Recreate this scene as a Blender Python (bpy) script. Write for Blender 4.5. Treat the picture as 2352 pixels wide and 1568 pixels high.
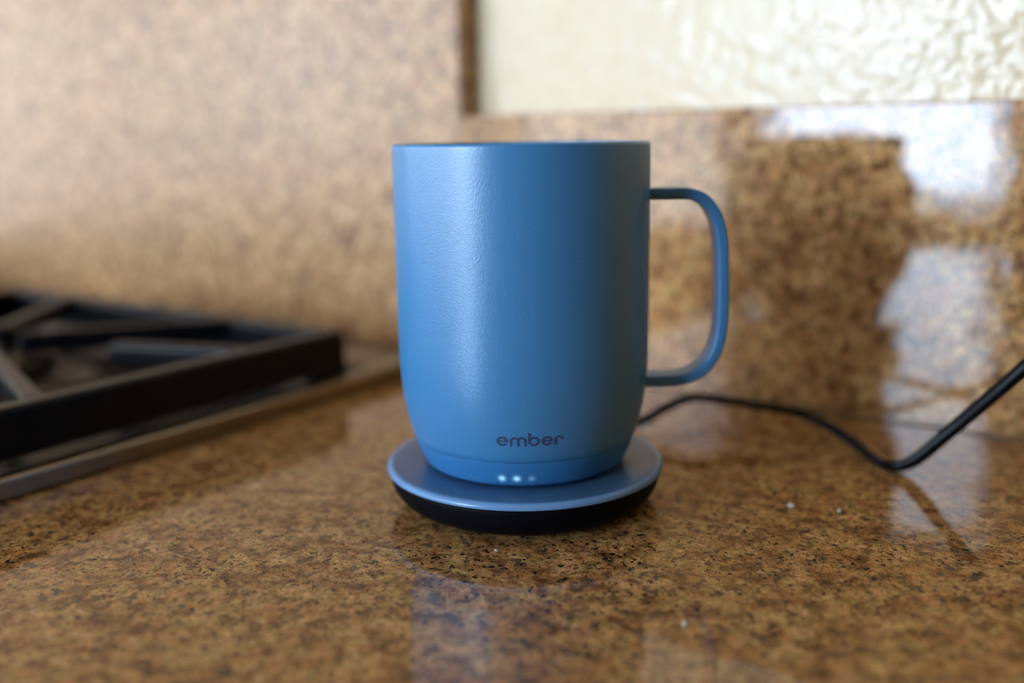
import bpy, math, random
import numpy as np
from mathutils import Vector, Matrix

# ------------------------------------------------------------------ clear
for o in list(bpy.data.objects):
    bpy.data.objects.remove(o, do_unlink=True)
scene = bpy.context.scene
COL = scene.collection
rnd = random.Random(7)

# ------------------------------------------------------------------ camera
# World: X runs along the granite wall, Y points into it, Z up.
# Counter surface is z = 0, the mug's axis is x = y = 0, wall front is y = WALL.
CAM_R = Vector((0.82081299, 0.57100291, -0.0148899))
CAM_U = Vector((-0.10302499, 0.17363747, 0.97940588))
CAM_F = Vector((-0.56182905, 0.80237504, -0.20135146))
CAM_P = Vector((0.18701144, -0.27386203, 0.1232))
WALL = 0.1602
YAW = math.radians(35.0)
RIGHT = Vector((math.cos(YAW), math.sin(YAW), 0))     # the mug handle points this way
FWD = Vector((-math.sin(YAW), math.cos(YAW), 0))

cam_data = bpy.data.cameras.new('camera')
cam = bpy.data.objects.new('camera', cam_data)
COL.objects.link(cam)
B = -CAM_F
cam.matrix_world = Matrix(((CAM_R.x, CAM_U.x, B.x, CAM_P.x),
                           (CAM_R.y, CAM_U.y, B.y, CAM_P.y),
                           (CAM_R.z, CAM_U.z, B.z, CAM_P.z),
                           (0, 0, 0, 1)))
cam_data.sensor_width = 36.0
cam_data.lens = 36.0 * 2285.0 / 2352.0
cam_data.clip_start = 0.01
cam_data.dof.use_dof = True
cam_data.dof.focus_distance = 0.297
cam_data.dof.aperture_fstop = 3.3
scene.camera = cam

# ------------------------------------------------------------------ light
world = bpy.data.worlds.new('daylight')
scene.world = world
world.use_nodes = True
wb = world.node_tree.nodes['Background']
wb.inputs['Color'].default_value = (0.58, 0.76, 1.0, 1)
wb.inputs['Strength'].default_value = 24.0

# afternoon sun over the roof: it lights the added walls and the paving outside, not the room
sun_data = bpy.data.lights.new('sun', 'SUN')
sun_data.energy = 9.0
sun_data.color = (1.0, 0.84, 0.66)
sun_data.angle = math.radians(0.53)
sun = bpy.data.objects.new('sun', sun_data)
COL.objects.link(sun)
sun.rotation_euler = Vector((-0.25, -0.60, -0.76)).to_track_quat('-Z', 'Y').to_euler()

# the room's windows, in the wall that faces the granite: (x0, x1, z0, z1)
ROOM_Y = -2.84
WINDOWS = [(-1.20, -0.32, -0.86, 1.30), (-4.66, -1.24, -0.86, 1.15)]
SIDE_DOOR = (-2.80, -0.80, -0.86, 1.15)      # glazed opening in the left wall: (y0, y1, z0, z1)
for (x0, x1, z0, z1) in WINDOWS:
    ld = bpy.data.lights.new('window_portal', 'AREA')
    ld.shape = 'RECTANGLE'; ld.size = x1 - x0; ld.size_y = z1 - z0
    ld.cycles.is_portal = True
    lo = bpy.data.objects.new('window_portal', ld)
    COL.objects.link(lo)
    lo.location = ((x0 + x1) / 2, ROOM_Y - 0.02, (z0 + z1) / 2)
    lo.rotation_euler = (math.radians(90), 0, 0)   # -Z of the lamp -> +Y, into the room

vs = scene.view_settings
vs.view_transform = 'Standard'
vs.look = 'None'
vs.gamma = 1.0
vs.use_curve_mapping = False
vs.exposure = 0.05
cy = scene.cycles                     # light paths long enough for this room, no longer
cy.max_bounces = 5
cy.diffuse_bounces = 3
cy.glossy_bounces = 3
cy.transmission_bounces = 1
cy.caustics_reflective = False
cy.caustics_refractive = False
cy.use_adaptive_sampling = True
cy.adaptive_threshold = 0.1

# ------------------------------------------------------------------ helpers
def mesh_obj(name, verts, faces, mat, parent=None, smooth=True, label=None):
    me = bpy.data.meshes.new(name)
    me.from_pydata([tuple(v) for v in verts], [], faces)
    me.update()
    if smooth:
        me.polygons.foreach_set('use_smooth', [True] * len(me.polygons))
    if mat:
        me.materials.append(mat)
    o = bpy.data.objects.new(name, me)
    COL.objects.link(o)
    if parent:
        o.parent = parent
    if label:
        o['label'] = label
    return o

def empty(name, label, cat, loc=(0, 0, 0), group=None):
    o = bpy.data.objects.new(name, None)
    o.empty_display_size = 0.02
    COL.objects.link(o)
    o.location = loc
    o['label'] = label; o['category'] = cat
    if group:
        o['group'] = group
    return o

def lathe(profile, n=128):
    """Surface of revolution about z; profile = [(r, z)...]; r = 0 collapses to a pole."""
    verts, faces, rows = [], [], []
    for (r, z) in profile:
        if r < 1e-7:
            rows.append([len(verts)]); verts.append((0, 0, z))
        else:
            rows.append(list(range(len(verts), len(verts) + n)))
            for k in range(n):
                a = 2 * math.pi * k / n
                verts.append((r * math.cos(a), r * math.sin(a), z))
    for A, Bq in zip(rows, rows[1:]):
        for k in range(n):
            k2 = (k + 1) % n
            if len(A) == 1 and len(Bq) == 1:
                continue
            if len(A) == 1:
                faces.append((A[0], Bq[k2], Bq[k]))
            elif len(Bq) == 1:
                faces.append((A[k], A[k2], Bq[0]))
            else:
                faces.append((A[k], A[k2], Bq[k2], Bq[k]))
    return verts, faces

def arc(cx, cz, r, a0, a1, n):
    return [(cx + r * math.cos(math.radians(a0 + (a1 - a0) * i / n)),
             cz + r * math.sin(math.radians(a0 + (a1 - a0) * i / n))) for i in range(n + 1)]

def box_data(x0, x1, y0, y1, z0, z1, bev=0.0):
    """Box, optionally with chamfered vertical and horizontal edges (24-vertex chamfer box)."""
    if bev <= 0:
        v = [(x, y, z) for z in (z0, z1) for y in (y0, y1) for x in (x0, x1)]
        f = [(0, 2, 3, 1), (4, 5, 7, 6), (0, 1, 5, 4), (2, 6, 7, 3), (0, 4, 6, 2), (1, 3, 7, 5)]
        return v, f
    import bmesh
    bm = bmesh.new()
    v, f = box_data(x0, x1, y0, y1, z0, z1)
    bv = [bm.verts.new(p) for p in v]
    for q in f:
        bm.faces.new([bv[i] for i in q])
    bmesh.ops.bevel(bm, geom=list(bm.edges), offset=bev, segments=3, profile=0.5, affect='EDGES')
    bm.verts.index_update()
    vv = [tuple(p.co) for p in bm.verts]
    ff = [tuple(p.index for p in q.verts) for q in bm.faces]
    bm.free()
    return vv, ff

def join(parts):
    V, Fc = [], []
    for v, f in parts:
        k = len(V)
        V += list(v); Fc += [tuple(i + k for i in q) for q in f]
    return V, Fc

def sweep(path, section, frames, closed_ends=True):
    """path: points; section(i) -> list of 2-D points; frames: (a, b) axes per path point."""
    verts, faces = [], []
    m = None
    for i, (p, (a, b)) in enumerate(zip(path, frames)):
        sec = section(i); m = len(sec)
        for (u, v) in sec:
            verts.append(Vector(p) + a * u + b * v)
    n = len(path)
    for i in range(n - 1):
        for k in range(m):
            k2 = (k + 1) % m
            faces.append((i * m + k, i * m + k2, (i + 1) * m + k2, (i + 1) * m + k))
    if closed_ends:
        faces.append(tuple(reversed(range(m))))
        faces.append(tuple(range((n - 1) * m, n * m)))
    return verts, faces

def catmull(pts, per=12):
    P = [Vector(p) for p in pts]
    P = [P[0] * 2 - P[1]] + P + [P[-1] * 2 - P[-2]]
    out = []
    for i in range(1, len(P) - 2):
        p0, p1, p2, p3 = P[i - 1], P[i], P[i + 1], P[i + 2]
        for k in range(per):
            t = k / per
            out.append(0.5 * ((2 * p1) + (p2 - p0) * t + (2 * p0 - 5 * p1 + 4 * p2 - p3) * t * t
                              + (3 * p1 - p0 - 3 * p2 + p3) * t ** 3))
    out.append(P[-2].copy())
    return out

# ------------------------------------------------------------------ materials
class NT:
    def __init__(self, name):
        self.m = bpy.data.materials.new(name)
        self.m.use_nodes = True
        self.t = self.m.node_tree
        self.b = self.t.nodes['Principled BSDF']
    def n(self, typ, **kw):
        nd = self.t.nodes.new(typ)
        for k, v in kw.items():
            setattr(nd, k, v)
        return nd
    def l(self, a, b):
        self.t.links.new(a, b)
    def set(self, **kw):
        for k, v in kw.items():
            self.b.inputs[k.replace('_', ' ')].default_value = v
    def val(self, node, **kw):
        for k, v in kw.items():
            node.inputs[k.replace('_', ' ')].default_value = v
        return node
    def ramp(self, fac, stops, interp='LINEAR'):
        r = self.n('ShaderNodeValToRGB')
        r.color_ramp.interpolation = interp
        els = r.color_ramp.elements
        while len(els) < len(stops):
            els.new(0.5)
        for e, (p, c) in zip(els, stops):
            e.position = p
            e.color = (*c, 1) if len(c) == 3 else c
        self.l(fac, r.inputs['Fac'])
        return r.outputs['Color']
    def mix(self, fac, a, b):
        x = self.n('ShaderNodeMix', data_type='RGBA')
        for s, v in (('Factor', fac), ('A', a), ('B', b)):
            sock = [i for i in x.inputs if i.name == s and (i.type == 'RGBA' or s == 'Factor')][0]
            if s == 'Factor':
                sock = x.inputs[0]
            if hasattr(v, 'is_output'):
                self.l(v, sock)
            else:
                sock.default_value = v if s == 'Factor' else (*v, 1)
        return [o for o in x.outputs if o.type == 'RGBA'][0]
    def bump(self, height, strength, dist):
        b = self.n('ShaderNodeBump')
        b.inputs['Strength'].default_value = strength
        b.inputs['Distance'].default_value = dist
        self.l(height, b.inputs['Height'])
        self.l(b.outputs['Normal'], self.b.inputs['Normal'])
        return b

def mat_plain(name, col, rough, metal=0.0, spec=0.5):
    k = NT(name)
    k.set(Base_Color=(*col, 1), Roughness=rough, Metallic=metal)
    k.b.inputs['Specular IOR Level'].default_value = spec
    return k.m

def mat_granite(name, seed=0.0, rough=0.05, veil_tint=(1.0, 1.0, 1.0)):   # rough: polish of the slab
    k = NT(name)
    tc = k.n('ShaderNodeTexCoord')
    mp = k.n('ShaderNodeMapping'); mp.inputs['Location'].default_value = (seed, seed * 0.7, seed * 1.3)
    k.l(tc.outputs['Object'], mp.inputs['Vector'])
    P = mp.outputs['Vector']
    # warp so the grains are ragged
    wn = k.n('ShaderNodeTexNoise'); k.val(wn, Scale=620.0, Detail=3.0, Roughness=0.6)
    k.l(P, wn.inputs['Vector'])
    sub = k.n('ShaderNodeVectorMath', operation='SUBTRACT'); sub.inputs[1].default_value = (0.5, 0.5, 0.5)
    k.l(wn.outputs['Color'], sub.inputs[0])
    sc = k.n('ShaderNodeVectorMath', operation='SCALE'); sc.inputs['Scale'].default_value = 0.0017
    k.l(sub.outputs[0], sc.inputs[0])
    add = k.n('ShaderNodeVectorMath', operation='ADD')
    k.l(P, add.inputs[0]); k.l(sc.outputs[0], add.inputs[1])
    W = add.outputs[0]
    def vor(scale, vec=W, feat='F1'):
        v = k.n('ShaderNodeTexVoronoi', feature=feat); v.inputs['Scale'].default_value = scale
        k.l(vec, v.inputs['Vector'])
        return v
    def sep(col):
        s = k.n('ShaderNodeSeparateColor'); k.l(col, s.inputs[0]); return s.outputs
    # feldspar grains: pinks, ochres, golds
    g = sep(vor(500.0).outputs['Color'])
    base = k.ramp(g[0], [(0.0, (0.34, 0.160, 0.058)), (0.22, (0.52, 0.275, 0.122)), (0.42, (0.44, 0.250, 0.072)),
                         (0.60, (0.58, 0.32, 0.155)), (0.78, (0.54, 0.330, 0.105)), (1.0, (0.68, 0.44, 0.23))])
    # larger drifts of colour
    ln = k.n('ShaderNodeTexNoise'); k.val(ln, Scale=85.0, Detail=3.0)
    k.l(P, ln.inputs['Vector'])
    drift = k.ramp(ln.outputs['Fac'], [(0.34, (0.60, 0.54, 0.46)), (0.46, (1.08, 0.93, 0.82)), (0.54, (0.97, 1.02, 0.86)), (0.66, (1.28, 1.22, 1.20))])
    mul = k.n('ShaderNodeMix', data_type='RGBA', blend_type='MULTIPLY'); mul.inputs[0].default_value = 1.0
    col = base
    # soft cloudy mixing of the grains
    bn2 = k.n('ShaderNodeTexNoise'); k.val(bn2, Scale=520.0, Detail=4.0, Roughness=0.62)
    k.l(W, bn2.inputs['Vector'])
    soft = k.ramp(bn2.outputs['Fac'], [(0.36, (0.17, 0.075, 0.022)), (0.43, (0.42, 0.22, 0.085)), (0.48, (0.62, 0.33, 0.165)),
                                       (0.53, (0.50, 0.32, 0.085)), (0.58, (0.66, 0.36, 0.19)), (0.66, (0.80, 0.54, 0.31))])
    col = k.mix(0.62, col, soft)
    bn3 = k.n('ShaderNodeTexNoise'); k.val(bn3, Scale=190.0, Detail=3.0, Roughness=0.55)
    k.l(P, bn3.inputs['Vector'])
    clump = k.ramp(bn3.outputs['Fac'], [(0.36, (0.50, 0.44, 0.38)), (0.50, (1.0, 0.98, 0.96)), (0.64, (1.22, 1.20, 1.15))])
    m3 = k.n('ShaderNodeMix', data_type='RGBA', blend_type='MULTIPLY'); m3.inputs[0].default_value = 1.0
    k.l(col, m3.inputs[6]); k.l(clump, m3.inputs[7])
    k.l(m3.outputs[2], mul.inputs[6]); k.l(drift, mul.inputs[7])
    col = mul.outputs[2]
    def blotch(scale, lo, hi, amount=0.0):
        n_ = k.n('ShaderNodeTexNoise'); k.val(n_, Scale=scale, Detail=2.5, Roughness=0.55)
        mo = k.n('ShaderNodeVectorMath', operation='ADD'); mo.inputs[1].default_value = (scale * 0.013, 0.37, 0.11)
        k.l(W, mo.inputs[0]); k.l(mo.outputs[0], n_.inputs['Vector'])
        return k.ramp(n_.outputs['Fac'], [(lo, (0, 0, 0)), (hi, (1, 1, 1))])
    # smoky quartz patches, rusty grains, black biotite flecks
    col = k.mix(blotch(260.0, 0.60, 0.65), col, (0.165, 0.095, 0.046))
    col = k.mix(blotch(520.0, 0.63, 0.68), col, (0.34, 0.115, 0.030))
    col = k.mix(blotch(560.0, 0.61, 0.64), col, (0.014, 0.011, 0.010))
    col = k.mix(blotch(1050.0, 0.63, 0.66), col, (0.014, 0.011, 0.010))
    gn = k.n('ShaderNodeTexNoise'); k.val(gn, Scale=1700.0, Detail=3.0, Roughness=0.65)
    k.l(P, gn.inputs['Vector'])
    gr = k.ramp(gn.outputs['Fac'], [(0.3, tuple(a * b for a, b in zip((0.68, 0.64, 0.60), veil_tint))), (0.7, tuple(1.22 * b for b in veil_tint))])
    m2 = k.n('ShaderNodeMix', data_type='RGBA', blend_type='MULTIPLY'); m2.inputs[0].default_value = 1.0
    k.l(col, m2.inputs[6]); k.l(gr, m2.inputs[7])
    k.l(m2.outputs[2], k.b.inputs['Base Color'])
    k.set(Roughness=rough, IOR=1.52)
    bn = k.n('ShaderNodeTexNoise'); k.val(bn, Scale=55.0, Detail=1.0)
    k.l(P, bn.inputs['Vector'])
    k.bump(bn.outputs['Fac'], 0.06, 0.002)
    return k.m

def mat_plaster():
    k = NT('cream_plaster')
    tc = k.n('ShaderNodeTexCoord')
    n1 = k.n('ShaderNodeTexNoise'); k.val(n1, Scale=120.0, Detail=4.0, Roughness=0.55)
    k.l(tc.outputs['Object'], n1.inputs['Vector'])
    col = k.ramp(n1.outputs['Fac'], [(0.3, (0.80, 0.635, 0.39)), (0.7, (0.84, 0.685, 0.46))])
    k.l(col, k.b.inputs['Base Color'])
    k.set(Roughness=0.17)
    k.b.inputs['Specular IOR Level'].default_value = 0.4
    n2 = k.n('ShaderNodeTexNoise'); k.val(n2, Scale=125.0, Detail=2.0, Roughness=0.45)
    k.l(tc.outputs['Object'], n2.inputs['Vector'])
    k.bump(n2.outputs['Fac'], 1.0, 0.0014)
    return k.m

def mat_mug(name, col, rough, peel=0.06, dust=False):
    k = NT(name)
    k.set(Base_Color=(*col, 1), Roughness=rough)
    tc = k.n('ShaderNodeTexCoord')
    n1 = k.n('ShaderNodeTexNoise'); k.val(n1, Scale=1500.0, Detail=2.0)
    k.l(tc.outputs['Object'], n1.inputs['Vector'])
    k.bump(n1.outputs['Fac'], peel, 0.0004)
    if dust:
        v = k.n('ShaderNodeTexVoronoi'); v.inputs['Scale'].default_value = 900.0
        k.l(tc.outputs['Object'], v.inputs['Vector'])
        s = k.n('ShaderNodeSeparateColor'); k.l(v.outputs['Color'], s.inputs[0])
        near = k.ramp(v.outputs['Distance'], [(0.10, (1, 1, 1)), (0.16, (0, 0, 0))])
        pick = k.ramp(s.outputs[0], [(0.0, (1, 1, 1)), (0.18, (1, 1, 1)), (0.19, (0, 0, 0))])
        mm = k.n('ShaderNodeMath', operation='MULTIPLY')
        k.l(near, mm.inputs[0]); k.l(pick, mm.inputs[1])
        c = k.mix(mm.outputs[0], col, (0.45, 0.48, 0.52))
        k.l(c, k.b.inputs['Base Color'])
    return k.m

def mat_led(name, strength):
    """A tiny lamp shining through the translucent coat: brightest in its middle."""
    k = NT(name)
    k.set(Base_Color=(0.045, 0.20, 0.46, 1), Roughness=0.35)
    tc = k.n('ShaderNodeTexCoord')
    ln = k.n('ShaderNodeVectorMath', operation='LENGTH')
    k.l(tc.outputs['Object'], ln.inputs[0])
    dv = k.n('ShaderNodeMath', operation='DIVIDE'); dv.inputs[1].default_value = 0.0022
    k.l(ln.outputs['Value'], dv.inputs[0])
    c = k.ramp(dv.outputs[0], [(0.0, (1, 1, 1)), (0.22, (0.72, 0.72, 0.72)), (0.48, (0.24, 0.24, 0.24)), (0.75, (0.05, 0.05, 0.05)), (1.0, (0, 0, 0))])
    mu = k.n('ShaderNodeMath', operation='MULTIPLY'); mu.inputs[1].default_value = strength
    k.l(c, mu.inputs[0])
    k.b.inputs['Emission Color'].default_value = (0.36, 0.76, 1.0, 1)
    k.l(mu.outputs[0], k.b.inputs['Emission Strength'])
    return k.m

def mat_steel(name, col, rough):
    k = NT(name)
    k.set(Base_Color=(*col, 1), Metallic=1.0)
    tc = k.n('ShaderNodeTexCoord')
    mp = k.n('ShaderNodeMapping'); mp.inputs['Scale'].default_value = (900, 18, 900)
    k.l(tc.outputs['Object'], mp.inputs['Vector'])
    n1 = k.n('ShaderNodeTexNoise'); k.val(n1, Scale=1.0, Detail=2.0)
    k.l(mp.outputs['Vector'], n1.inputs['Vector'])
    mr = k.n('ShaderNodeMapRange'); k.val(mr, To_Min=rough - 0.05, To_Max=rough + 0.08)
    k.l(n1.outputs['Fac'], mr.inputs['Value']); k.l(mr.outputs[0], k.b.inputs['Roughness'])
    return k.m

def mat_iron(name):
    k = NT(name)
    k.set(Base_Color=(0.003, 0.003, 0.004, 1), Roughness=0.34)
    k.b.inputs['Specular IOR Level'].default_value = 0.20
    tc = k.n('ShaderNodeTexCoord')
    n1 = k.n('ShaderNodeTexNoise'); k.val(n1, Scale=700.0, Detail=3.0)
    k.l(tc.outputs['Object'], n1.inputs['Vector'])
    k.bump(n1.outputs['Fac'], 0.15, 0.0006)
    return k.m

def mat_wood(name, dark, light):
    k = NT(name)
    tc = k.n('ShaderNodeTexCoord')
    mp = k.n('ShaderNodeMapping'); mp.inputs['Scale'].default_value = (14, 14, 1.2)
    k.l(tc.outputs['Object'], mp.inputs['Vector'])
    n1 = k.n('ShaderNodeTexNoise'); k.val(n1, Scale=2.0, Detail=5.0, Distortion=0.6)
    k.l(mp.outputs['Vector'], n1.inputs['Vector'])
    k.l(k.ramp(n1.outputs['Fac'], [(0.3, dark), (0.7, light)]), k.b.inputs['Base Color'])
    k.set(Roughness=0.4)
    return k.m

def mat_tile():
    k = NT('floor_tile')
    tc = k.n('ShaderNodeTexCoord')
    n1 = k.n('ShaderNodeTexNoise'); k.val(n1, Scale=6.0, Detail=4.0)
    k.l(tc.outputs['Object'], n1.inputs['Vector'])
    k.l(k.ramp(n1.outputs['Fac'], [(0.3, (0.20, 0.15, 0.10)), (0.7, (0.28, 0.21, 0.15))]), k.b.inputs['Base Color'])
    k.set(Roughness=0.35)
    return k.m

M_COUNTER = mat_granite('polished_granite_counter', 0.0, 0.045)
M_SPLASH = mat_granite('polished_granite_splash_veiled', 3.1, 0.05, (1.08, 1.12, 1.22))  # paler than the counter: reflected light veil put into the stone colour
M_PANEL = mat_granite('honed_granite_panel_veiled', 5.3, 0.27, (1.12, 1.18, 1.40))  # pale veil of reflected daylight mixed into this slab's colour
M_PLASTER = mat_plaster()
M_MUG = mat_mug('blue_mug_coating', (0.044, 0.235, 0.490), 0.35, 0.14)
M_MUG.node_tree.nodes['Principled BSDF'].inputs['Specular IOR Level'].default_value = 0.95
M_MUGBASE = mat_mug('blue_mug_foot_coating', (0.042, 0.205, 0.470), 0.32, 0.0)
M_COASTER = mat_mug('blue_coaster_plate', (0.060, 0.140, 0.265), 0.28, 0.0, dust=True)
M_LIP = mat_mug('pale_blue_coaster_lip', (0.17, 0.35, 0.62), 0.25, 0.0)
M_BLACK = mat_plain('black_coaster_plastic', (0.003, 0.003, 0.005), 0.55, 0.0, 0.08)
M_INK = mat_plain('dark_logo_ink', (0.042, 0.062, 0.135), 0.45)
M_LED1 = mat_led('indicator_bright', 1.1)
M_LED2 = mat_led('indicator_dim', 0.26)
M_CORD = mat_plain('black_cord_rubber', (0.003, 0.003, 0.004), 0.28, 0.0, 0.14)
M_STEEL = mat_steel('brushed_steel', (0.30, 0.245, 0.18), 0.28)
M_IRON = mat_iron('black_cast_iron')
M_ENAMEL = mat_plain('black_enamel', (0.003, 0.003, 0.004), 0.22, 0.0, 0.05)
M_ALU = mat_plain('burner_metal', (0.10, 0.10, 0.105), 0.4, 1.0)
M_WHITE = mat_plain('white_plastic', (0.75, 0.74, 0.70), 0.35)
M_FRAME = mat_plain('window_frame_paint', (0.72, 0.70, 0.66), 0.4)
M_PAINT = mat_plain('room_paint', (0.50, 0.46, 0.38), 0.6)
M_CEIL = mat_plain('ceiling_paint', (0.42, 0.40, 0.38), 0.8)
M_WOOD = mat_wood('cabinet_wood', (0.055, 0.028, 0.014), (0.11, 0.058, 0.028))
M_TILE = mat_tile()
M_EXTW = mat_plain('added_wall_white_coat', (0.70, 0.68, 0.66), 0.9)
M_EXTT = mat_plain('added_wall_tan_coat', (0.36, 0.32, 0.29), 0.9)
M_PATIO = mat_plain('patio_stone', (0.34, 0.31, 0.27), 0.8)

# ------------------------------------------------------------------ the room
FLOOR, CEIL = -0.92, 1.60
RX0, RX1 = -4.7, 0.62
PL = WALL + 0.0156          # painted wall behind the slabs

def struct(name, vf, mat, parent=None, label=None, smooth=False):
    o = mesh_obj(name, vf[0], vf[1], mat, parent, smooth=smooth, label=label)
    if not parent:
        o['kind'] = 'structure'
    return o

struct('floor', box_data(RX0 - 0.1, RX1 + 0.1, ROOM_Y - 0.15, PL + 0.12, FLOOR - 0.1, FLOOR), M_TILE)
struct('ceiling', box_data(RX0 - 0.1, RX1 + 0.1, ROOM_Y - 0.15, PL + 0.12, CEIL, CEIL + 0.1), M_CEIL)
wall_back = struct('wall_back', box_data(RX0 - 0.1, RX1 + 0.1, PL, PL + 0.12, FLOOR, CEIL), M_PLASTER)
wall_back['label'] = 'cream textured plaster wall above the low granite splash'
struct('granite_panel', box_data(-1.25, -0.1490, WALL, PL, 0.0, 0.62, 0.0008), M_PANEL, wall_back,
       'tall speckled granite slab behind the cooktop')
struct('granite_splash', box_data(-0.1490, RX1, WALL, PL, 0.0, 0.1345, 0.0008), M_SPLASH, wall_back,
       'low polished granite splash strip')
ya, yb, za, zb_ = SIDE_DOOR
struct('wall_left', join([box_data(RX0 - 0.1, RX0, ROOM_Y - 0.15, ya, FLOOR, CEIL), box_data(RX0 - 0.1, RX0, yb, PL, FLOOR, CEIL),
                          box_data(RX0 - 0.1, RX0, ya, yb, FLOOR, za), box_data(RX0 - 0.1, RX0, ya, yb, zb_, CEIL)]), M_PAINT)
struct('added_dark_wall_right', box_data(RX1, RX1 + 0.1, ROOM_Y - 0.15, PL, FLOOR, CEIL), M_WOOD)  # unseen dark wall, added close in to keep light off the mug's right
# window wall: pieces around the openings
pieces, xs = [], [RX0 - 0.1] + [v for w in sorted(WINDOWS) for v in w[:2]] + [RX1 + 0.1]
for i in range(0, len(xs), 2):
    pieces.append(box_data(xs[i], xs[i + 1], ROOM_Y - 0.12, ROOM_Y, FLOOR, CEIL))
for (x0, x1, z0, z1) in WINDOWS:
    pieces.append(box_data(x0, x1, ROOM_Y - 0.12, ROOM_Y, FLOOR, z0))
    pieces.append(box_data(x0, x1, ROOM_Y - 0.12, ROOM_Y, z1, CEIL))
struct('wall_front', join(pieces), M_PAINT)
for i, (x0, x1, z0, z1) in enumerate(WINDOWS):
    fr = [box_data(x0, x0 + 0.05, ROOM_Y - 0.09, ROOM_Y - 0.04, z0, z1), box_data(x1 - 0.05, x1, ROOM_Y - 0.09, ROOM_Y - 0.04, z0, z1),
          box_data(x0 + 0.05, x1 - 0.05, ROOM_Y - 0.09, ROOM_Y - 0.04, z0, z0 + 0.05),
          box_data(x0 + 0.05, x1 - 0.05, ROOM_Y - 0.09, ROOM_Y - 0.04, z1 - 0.05, z1)]
    if i == 0:      # lock rail of the glazed door
        fr.append(box_data(x0 + 0.05, x1 - 0.05, ROOM_Y - 0.09, ROOM_Y - 0.04, -0.31, -0.13))
    else:
        xm = (x0 + x1) / 2
        fr.append(box_data(xm - 0.03, xm + 0.03, ROOM_Y - 0.09, ROOM_Y - 0.04, z0 + 0.05, z1 - 0.05))
    struct('window_%d' % (i + 1), join(fr), M_FRAME)
o = struct('patio_ground', box_data(-20, 10, -20, ROOM_Y - 0.16, FLOOR - 0.12, FLOOR - 0.02), M_PATIO)

struct('added_wall_white', join([box_data(-6.06, -4.85, -5.0, -4.9, -0.04, 2.6), box_data(-4.62, -4.2, -5.0, -4.9, -0.04, 2.6),
                                    box_data(-3.5, -2.02, -5.0, -4.9, FLOOR - 0.02, 2.6)]), M_EXTW)  # unseen outside panels, added for the pale veil they reflect in the granite
struct('added_wall_tan', join([box_data(-9.2, -2.02, -5.3, -5.0, FLOOR - 0.02, 2.6), box_data(-9.4, -9.2, -5.3, 1.5, FLOOR - 0.02, 2.6)]), M_EXTT)  # unseen outside walls, added for the softer wash on the tall slab

# ------------------------------------------------------------------ countertop and base cabinet
CT_Y0 = WALL - 0.65
ct = mesh_obj('countertop', *box_data(-3.2, RX1, CT_Y0, WALL, -0.032, 0.0, 0.003), M_COUNTER, smooth=False)
ct['label'] = 'polished brown speckled granite countertop under the mug'
ct['category'] = 'countertop'
cab = empty('base_cabinet', 'dark wood base cabinet carrying the granite countertop', 'cabinet', (0, 0, FLOOR))
mesh_obj('body', *box_data(-3.2, RX1 - 0.001, CT_Y0 + 0.06, WALL, 0.0, -0.0325 - FLOOR), M_WOOD, cab, smooth=False)
for i in range(7):
    d = mesh_obj('door', *box_data(-3.18 + i * 0.48, -3.18 + i * 0.48 + 0.46, CT_Y0 + 0.038, CT_Y0 + 0.0595, 0.12, 0.84, 0.004), M_WOOD, cab, smooth=False)
    mesh_obj('handle', *box_data(-3.18 + i * 0.48 + 0.40, -3.18 + i * 0.48 + 0.415, CT_Y0 + 0.015, CT_Y0 + 0.0379, 0.60, 0.74, 0.003), M_ALU, d, smooth=False)

# ------------------------------------------------------------------ mug
RIM_Z, SEAM_Z, FOOT_Z = 0.1214, 0.0242, 0.0143
def mug_r(z):
    t = max(RIM_Z - 0.060 - z, 0.0)
    return 0.0421 - 0.0091 / 0.048 ** 2.9 * t ** 2.9

ROT = Matrix.Rotation(YAW, 4, 'Z')
mug = empty('mug', 'tall matte blue ceramic mug standing on the coaster', 'mug', (0, 0, FOOT_Z))
def to_mug(vs_):
    return [Vector(v) - Vector((0, 0, FOOT_Z)) for v in vs_]

prof = [(mug_r(SEAM_Z) - 0.0012, SEAM_Z + 0.0001), (mug_r(SEAM_Z) - 0.00012, SEAM_Z + 0.0001), (mug_r(SEAM_Z + 0.0003), SEAM_Z + 0.0003)]
nz = 46
for i in range(1, nz + 1):
    z = SEAM_Z + 0.0003 + (RIM_Z - 0.0014 - SEAM_Z - 0.0003) * i / nz
    prof.append((mug_r(z), z))
ro = 0.0421
prof += arc(ro - 0.0011, RIM_Z - 0.0011, 0.0011, 12, 90, 7)
prof += arc(ro - 0.0021, RIM_Z - 0.0011, 0.0011, 90, 170, 7)
prof += [(ro - 0.0034, RIM_Z - 0.006), (ro - 0.0038, 0.06), (ro - 0.0058, 0.040), (ro - 0.010, 0.032), (0.018, 0.0295), (0.0, 0.029)]
v, f = lathe(prof, 160)
mesh_obj('body', to_mug(v), f, M_MUG, mug)
prof = [(0.0, FOOT_Z + 0.0006), (0.0275, FOOT_Z + 0.0006), (0.0280, FOOT_Z), (0.0298, FOOT_Z)]
zs = [FOOT_Z + 0.0004, FOOT_Z + 0.0011] + [FOOT_Z + 0.0018 + (SEAM_Z - 0.0001 - FOOT_Z - 0.0018) * i / 14 for i in range(15)]
for i, z in enumerate(zs):
    inset = (0.0021, 0.0006)[i] if i < 2 else 0.0
    prof.append((mug_r(z) - inset, z))
prof += [(mug_r(SEAM_Z) - 0.00002, SEAM_Z - 0.00003), (mug_r(SEAM_Z) - 0.0001, SEAM_Z), (mug_r(SEAM_Z) - 0.0012, SEAM_Z)]
v, f = lathe(prof, 160)
mesh_obj('foot_ring', to_mug(v), f, M_MUGBASE, mug, label='smooth blue foot ring with indicator lights')

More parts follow.
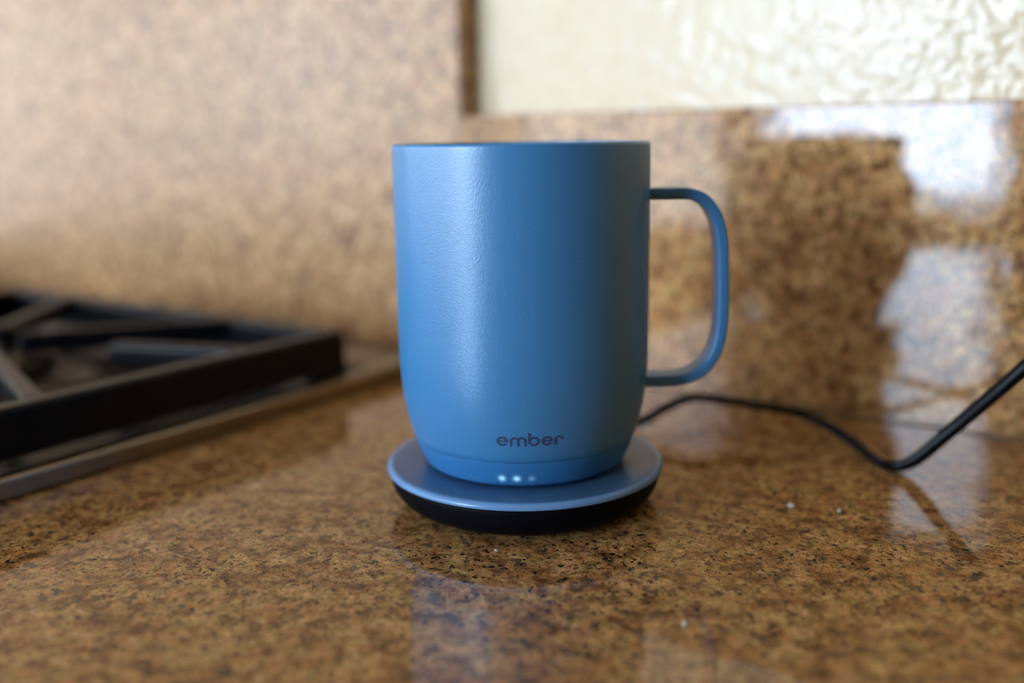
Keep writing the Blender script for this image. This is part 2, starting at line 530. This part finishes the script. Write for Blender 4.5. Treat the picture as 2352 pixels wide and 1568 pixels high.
# handle: a flat strap swept round a D-shaped path in the plane of RIGHT and Z
hp = [(0.0405, 0.10425), (0.0480, 0.10425), (0.0548, 0.1041), (0.0593, 0.1024), (0.0625, 0.0990), (0.0647, 0.0943), (0.0659, 0.0885),
      (0.0664, 0.0800), (0.0667, 0.0700), (0.0666, 0.0620), (0.0659, 0.0553), (0.0642, 0.0501), (0.0612, 0.0458),
      (0.0573, 0.0430), (0.0525, 0.0418), (0.0460, 0.0415), (0.0395, 0.0414)]
path2 = catmull([(a, b, 0) for a, b in hp], 6)
path, frames = [], []
for i, p in enumerate(path2):
    a = path2[max(i - 1, 0)]; b = path2[min(i + 1, len(path2) - 1)]
    t = (b - a).normalized()
    nrm = Vector((t.y, -t.x, 0))                 # in the (s, z) plane, pointing inwards/outwards
    path.append(RIGHT * p.x + Vector((0, 0, p.y - FOOT_Z)))
    frames.append((RIGHT * nrm.x + Vector((0, 0, nrm.y)), -FWD))
def strap(i):
    w, d, r = 0.0019, 0.0054, 0.0010             # half thickness, half depth, edge rounding
    out = []
    for (sx, sy, a0) in ((1, 1, 0), (-1, 1, 90), (-1, -1, 180), (1, -1, 270)):
        for k in range(5):
            a = math.radians(a0 + 22.5 * k)
            out.append((sx * (w - r) + r * math.cos(a), sy * (d - r) + r * math.sin(a)))
    return out
v, f = sweep(path, strap, frames)
mesh_obj('handle', v, f, M_MUG, mug)

# logo: letters wrapped onto the coat; 2-D design units, baseline y = 0
def ring(cx, cy, ro_, ri_, a0, a1, n=40, kx=1.0):
    vv, ff = [], []
    for i in range(n + 1):
        a = math.radians(a0 + (a1 - a0) * i / n)
        for r in (ro_, (ro_ + ri_) / 2, ri_):
            k = kx if r == ro_ else kx
            vv.append((cx + r * kx * math.cos(a), cy + r * math.sin(a)))
    for i in range(n):
        for j in range(2):
            ff.append((3 * i + j, 3 * i + j + 1, 3 * i + j + 4, 3 * i + j + 3))
    return vv, ff
def bar(x0, x1, y0, y1, nx=3, ny=8):
    vv = [(x0 + (x1 - x0) * i / nx, y0 + (y1 - y0) * j / ny) for j in range(ny + 1) for i in range(nx + 1)]
    ff = [(j * (nx + 1) + i, j * (nx + 1) + i + 1, (j + 1) * (nx + 1) + i + 1, (j + 1) * (nx + 1) + i) for j in range(ny) for i in range(nx)]
    return vv, ff
ST = 50
def let_e(x):
    return [ring(x + 121, 112.5, 112.5, 112.5 - ST, 0, 327, 56, 1.07), bar(x + 30, x + 239, 94, 134, 12, 2)]
LET = [let_e(335),
       [bar(610, 660, 0, 125), bar(757, 807, 0, 125), bar(907, 957, 0, 125),
        ring(708.5, 122, 98.5, 48.5, 0, 180, 24), ring(857, 122, 100, 50, 0, 180, 24)],
       [bar(985, 1036, 112, 310, 3, 14), ring(1105, 112.5, 112.5, 112.5 - ST, 0, 360, 56, 1.07)],
       let_e(1255),
       [bar(1523, 1574, 0, 128), ring(1620, 126, 97, 47, 4, 180, 26)]]
UNIT = 0.0118 / 790.0
PHI0, Z0, X_MID = math.radians(1.75), 0.03030, 1027.0
for parts in LET:
    vv, ff = join(parts)
    out = []
    for (x, y) in vv:
        z = Z0 + y * UNIT * 0.965
        r = mug_r(z) + 0.00005
        ph = PHI0 + (x - X_MID) * UNIT / 0.0395 * 1.0
        d = (-FWD) * math.cos(ph) + RIGHT * math.sin(ph)
        out.append(d * r + Vector((0, 0, z - FOOT_Z)))
    mesh_obj('letter', out, ff, M_INK, mug)

# indicator lights: small domed patches on the foot ring
for (ph, m_) in ((-12.49, M_LED1), (-4.92, M_LED1), (2.56, M_LED2)):
    z0 = 0.01847
    ph0 = math.radians(ph)
    c0 = ((-FWD) * math.cos(ph0) + RIGHT * math.sin(ph0)) * (mug_r(z0) + 0.00004) + Vector((0, 0, z0 - FOOT_Z))
    vv, ff = [Vector((0, 0, 0))], []
    NR, NA = 7, 28
    for i in range(1, NR + 1):
        for k in range(NA):
            rr = 0.0021 * i / NR
            a = 2 * math.pi * k / NA
            z = z0 + rr * math.sin(a)
            p = ph0 + rr * math.cos(a) / 0.0355
            r = mug_r(z) + 0.00004
            vv.append(((-FWD) * math.cos(p) + RIGHT * math.sin(p)) * r + Vector((0, 0, z - FOOT_Z)) - c0)
    for k in range(NA):
        ff.append((0, 1 + k, 1 + (k + 1) % NA))
        for i in range(NR - 1):
            a, b = 1 + i * NA, 1 + (i + 1) * NA
            ff.append((a + k, b + k, b + (k + 1) % NA, a + (k + 1) % NA))
    led = mesh_obj('indicator_light', vv, ff, m_, mug)
    led.location = c0
    led['label'] = 'glowing pale blue indicator dot' if m_ is M_LED1 else 'faint pale blue indicator dot'

# ------------------------------------------------------------------ coaster
coaster = empty('charging_coaster', 'round charging coaster with blue top and black bowl base under the mug', 'coaster')
prof = [(0.0, 0.0122), (0.0, 0.0142), (0.0325, 0.0142), (0.0338, 0.0143), (0.0350, 0.0144), (0.0440, 0.0144), (0.04562, 0.0144), (0.0457, 0.01437), (0.0457, 0.0143), (0.0457, 0.0122), (0.0, 0.0122)]
v, f = lathe(prof[1:], 160)
mesh_obj('top_plate', v, f, M_COASTER, coaster)
prof = [(0.04575, 0.0122), (0.04575, 0.01430), (0.0458, 0.01434), (0.0460, 0.01434)] + arc(0.0462, 0.0129, 0.0014, 80, -20, 10) + [(0.0472, 0.0122), (0.0466, 0.01195), (0.0460, 0.01195), (0.04575, 0.0122)]
v, f = lathe(prof, 160)
mesh_obj('rim_band', v, f, M_LIP, coaster, label='pale blue rounded rim of the coaster')
prof = [(0.0, 0.0118), (0.0466, 0.0118), (0.0466, 0.0110), (0.0464, 0.0092), (0.0457, 0.0070), (0.0444, 0.0048), (0.0424, 0.0028),
        (0.0398, 0.0013), (0.0374, 0.0005), (0.0355, 0.0001), (0.0340, 0.0), (0.0, 0.0)]
v, f = lathe(prof, 160)
mesh_obj('bowl_base', v, f, M_BLACK, coaster)

# ------------------------------------------------------------------ power cord (a flat oval flex)
cpts = [(-0.012, 0.0435, 0.0062), (-0.010, 0.056, 0.0055), (-0.0045, 0.072, 0.0056), (0.0022, 0.0845, 0.0068), (0.0095, 0.0945, 0.0118), (0.0185, 0.1020, 0.0150),
        (0.0340, 0.1105, 0.0128), (0.0555, 0.1168, 0.0104), (0.0690, 0.1135, 0.0082), (0.0815, 0.1070, 0.0048), (0.0915, 0.0990, 0.0024), (0.1000, 0.0935, 0.0020),
        (0.1080, 0.0935, 0.0055), (0.1200, 0.0950, 0.0190), (0.1410, 0.0940, 0.0440), (0.170, 0.0945, 0.080), (0.225, 0.105, 0.150),
        (0.290, 0.128, 0.215), (0.330, 0.142, 0.230), (0.345, 0.150, 0.230)]
cp = catmull(cpts, 10)
frames = []
for i, p in enumerate(cp):
    t = (cp[min(i + 1, len(cp) - 1)] - cp[max(i - 1, 0)]).normalized()
    a = t.cross(Vector((0, 0, 1)))
    if a.length < 1e-4:
        a = Vector((1, 0, 0))
    a.normalize(); b = a.cross(t)
    frames.append((a, b))
ncp = len(cp)
def cord_sec(i):
    s = i / 10.0
    tw = math.radians(90 * min(max((s - 9.0) / 4.0, 0.0), 1.0))
    ra, rb = 0.0025, 0.0018
    out = []
    for k in range(16):
        a = 2 * math.pi * k / 16
        x, y = ra * math.cos(a), rb * math.sin(a)
        out.append((x * math.cos(tw) - y * math.sin(tw), x * math.sin(tw) + y * math.cos(tw)))
    return out
cord = empty('power_cord', 'thin black power cord looping across the counter behind the mug', 'cord', (0, 0, 0))
v, f = sweep(cp, cord_sec, frames)
mesh_obj('flex', v, f, M_CORD, cord)
mesh_obj('plug', *box_data(0.335, 0.365, 0.148, PL - 0.0062, 0.212, 0.248, 0.004), M_CORD, cord)
out_ = empty('wall_outlet', 'white wall outlet that the black cord is plugged into', 'outlet', (0.35, PL, 0.23))
mesh_obj('cover_plate', *box_data(-0.036, 0.036, -0.006, -0.0002, -0.058, 0.058, 0.002), M_WHITE, out_, smooth=False)

# ------------------------------------------------------------------ cooktop
cook = empty('gas_cooktop', 'stainless steel gas cooktop set into the counter beside the mug', 'cooktop', (0, 0, 0))
KX0, KX1, KY0, KY1 = -0.912, -0.1500, -0.415, 0.126
def rrect(ins, rad, z, n=8):
    x0, x1, y0, y1 = KX0 + ins, KX1 - ins, KY0 + ins, KY1 - ins
    out = []
    for (cx, cy, a0) in ((x1 - rad, y1 - rad, 0), (x0 + rad, y1 - rad, 90), (x0 + rad, y0 + rad, 180), (x1 - rad, y0 + rad, 270)):
        for k in range(n + 1):
            a = math.radians(a0 + 90 * k / n)
            out.append((cx + rad * math.cos(a), cy + rad * math.sin(a), z))
    return out
rings = [rrect(0.0015, 0.010, 0.0007), rrect(0.0003, 0.011, 0.0007), rrect(0.0, 0.011, 0.0012), rrect(0.0, 0.011, 0.0014), rrect(0.0, 0.011, 0.0068), rrect(0.0, 0.011, 0.0070), rrect(0.0004, 0.0108, 0.0079),
         rrect(0.0013, 0.010, 0.0084), rrect(0.0030, 0.010, 0.0085), rrect(0.0075, 0.010, 0.0084), rrect(0.0095, 0.010, 0.0080),
         rrect(0.0135, 0.012, 0.0048), rrect(0.0155, 0.014, 0.0036), rrect(0.017, 0.016, 0.0030)]
m = len(rings[0])
v = [p for r in rings for p in r]
f = []
for i in range(len(rings) - 1):
    for k in range(m):
        k2 = (k + 1) % m
        f.append((i * m + k, i * m + k2, (i + 1) * m + k2, (i + 1) * m + k))
f.append(tuple(range((len(rings) - 1) * m, len(rings) * m)))
mesh_obj('steel_tray', v, f, M_STEEL, cook)
pr = [rrect(0.0165, 0.015, 0.0031), rrect(0.018, 0.016, 0.0034), rrect(0.022, 0.018, 0.0034)]
v = [p for r in pr for p in r]
f = [(i * m + k, i * m + (k + 1) % m, (i + 1) * m + (k + 1) % m, (i + 1) * m + k) for i in range(2) for k in range(m)]
f.append(tuple(range(2 * m, 3 * m)))
mesh_obj('enamel_pan', v, f, M_ENAMEL, cook, label='black enamel spill pan under the grates')
BURN = [(-0.311, -0.028), (-0.311, -0.290), (-0.753, -0.028), (-0.753, -0.290)]
for i, (bx, by) in enumerate(BURN):
    v, f = lathe([(0.056, 0.0033), (0.055, 0.0055), (0.050, 0.0075), (0.036, 0.0080), (0.035, 0.0130), (0.0, 0.0130)], 64)
    bb = mesh_obj('burner', [(x + bx, y + by, z) for x, y, z in v], f, M_ALU, cook)
    v, f = lathe([(0.0335, 0.0131), (0.0365, 0.0135), (0.0375, 0.0150), (0.0365, 0.0172), (0.0330, 0.0185), (0.0, 0.0190)], 64)
    mesh_obj('burner_cap', [(x + bx, y + by, z) for x, y, z in v], f, M_IRON, bb)

# grates rest on the tray: each is a thing of its own with rails, fingers and feet
def make_grate(cx, label):
    g = empty('cooktop_grate', label, 'grate', (cx, 0, 0), 'cast iron grates on the cooktop')
    zt, zb = 0.0302, 0.0105
    HX = 0.150                       # half width to the outer faces
    y1, y0 = 0.0785, -0.385
    def rail(name, x0, x1, ya, yb, z0=zb, z1=zt):
        return mesh_obj(name, *box_data(x0, x1, ya, yb, z0, z1, 0.0022), M_IRON, g, smooth=False)
    rail('side_rail', HX - 0.0105, HX, y0, y1)
    rail('side_rail', -HX, -HX + 0.0105, y0, y1)
    rail('cross_rail', -HX + 0.0105, HX - 0.0105, y1 - 0.0105, y1)
    rail('cross_rail', -HX + 0.0105, HX - 0.0105, y0, y0 + 0.0105)
    ym = -0.159
    rail('cross_rail', -HX + 0.0105, HX - 0.0105, ym - 0.005, ym + 0.005)
    for (sx, yy) in ((1, y1 - 0.010), (-1, y1 - 0.010), (1, y0 + 0.010), (-1, y0 + 0.010), (1, ym), (-1, ym)):
        x = sx * (HX - 0.00525)
        mesh_obj('foot', *box_data(x - 0.0055, x + 0.0055, yy - 0.010, yy + 0.010, 0.0034, zb + 0.002, 0.0015), M_IRON, g, smooth=False)
    def finger(by, ang, r_in):
        a = math.radians(ang)
        dx, dy = math.cos(a), math.sin(a)
        lim = []
        if abs(dx) > 1e-6:
            lim.append((HX - 0.008) / abs(dx))
        hi = y1 - 0.008 - by if by > ym else ym - by
        lo = by - ym if by > ym else by - (y0 + 0.008)
        if dy > 1e-6:
            lim.append(hi / dy)
        if dy < -1e-6:
            lim.append(lo / -dy)
        r_out = min(lim)
        w = 0.0042
        v_, f_ = box_data(r_in, r_out, -w, w, 0.0195, zt, 0.0022)
        v_ = [(x * dx - y * dy, by + x * dy + y * dx, z + 0.0) for x, y, z in v_]
        mesh_obj('finger', v_, f_, M_IRON, g, smooth=False)
    for by in (-0.028, -0.290):
        for ang, ri in ((-20, 0.022), (20, 0.078), (54, 0.019), (130, 0.026), (160, 0.078), (200, 0.022), (-54, 0.078), (-126, 0.026)):
            finger(by, ang, ri)
    return g
make_grate(-0.311, 'black cast iron grate nearest the mug on the steel cooktop')
make_grate(-0.753, 'black cast iron grate on the far end of the steel cooktop')

# ------------------------------------------------------------------ crumbs
M_CRUMB = mat_plain('pale_crumb', (0.62, 0.55, 0.46), 0.5)
for (x, y, sx, sy, sz, lab) in (
        (0.0817, 0.0388, 0.0014, 0.0011, 0.0006, 'flat pale crumb on the counter below the arc of the cord'),
        (0.0966, 0.0426, 0.0007, 0.0006, 0.0005, 'tiny white crumb on the counter below the bend of the cord'),
        (0.0875, -0.0566, 0.0008, 0.0007, 0.0005, 'small pale crumb on the counter in front of the mug handle'),
        (0.0197, -0.0449, 0.0009, 0.0007, 0.0003, 'small pale flake on the counter just in front of the coaster')):
    rr = random.Random(int(x * 1e4))
    ring_n, vv, ff = 8, [(0, 0, 2 * sz)], []
    for lv, (q, hz) in enumerate(((0.62, 1.65), (1.0, 0.8), (0.7, 0.0))):
        for k in range(ring_n):
            a = 2 * math.pi * k / ring_n
            j = q * rr.uniform(0.75, 1.2)
            vv.append((sx * j * math.cos(a), sy * j * math.sin(a), sz * hz * (rr.uniform(0.8, 1.15) if hz else 0)))
    for k in range(ring_n):
        k2 = (k + 1) % ring_n
        ff.append((0, 1 + k, 1 + k2))
        for lv in range(2):
            a, b = 1 + lv * ring_n, 1 + (lv + 1) * ring_n
            ff.append((a + k, b + k, b + k2, a + k2))
    ff.append(tuple(reversed(range(1 + 2 * ring_n, 1 + 3 * ring_n))))
    c = mesh_obj('crumb', vv, ff, M_CRUMB, smooth=False)
    c.location = (x, y, 0.0)
    c['label'] = lab; c['category'] = 'crumb'; c['group'] = 'crumbs on the granite counter'
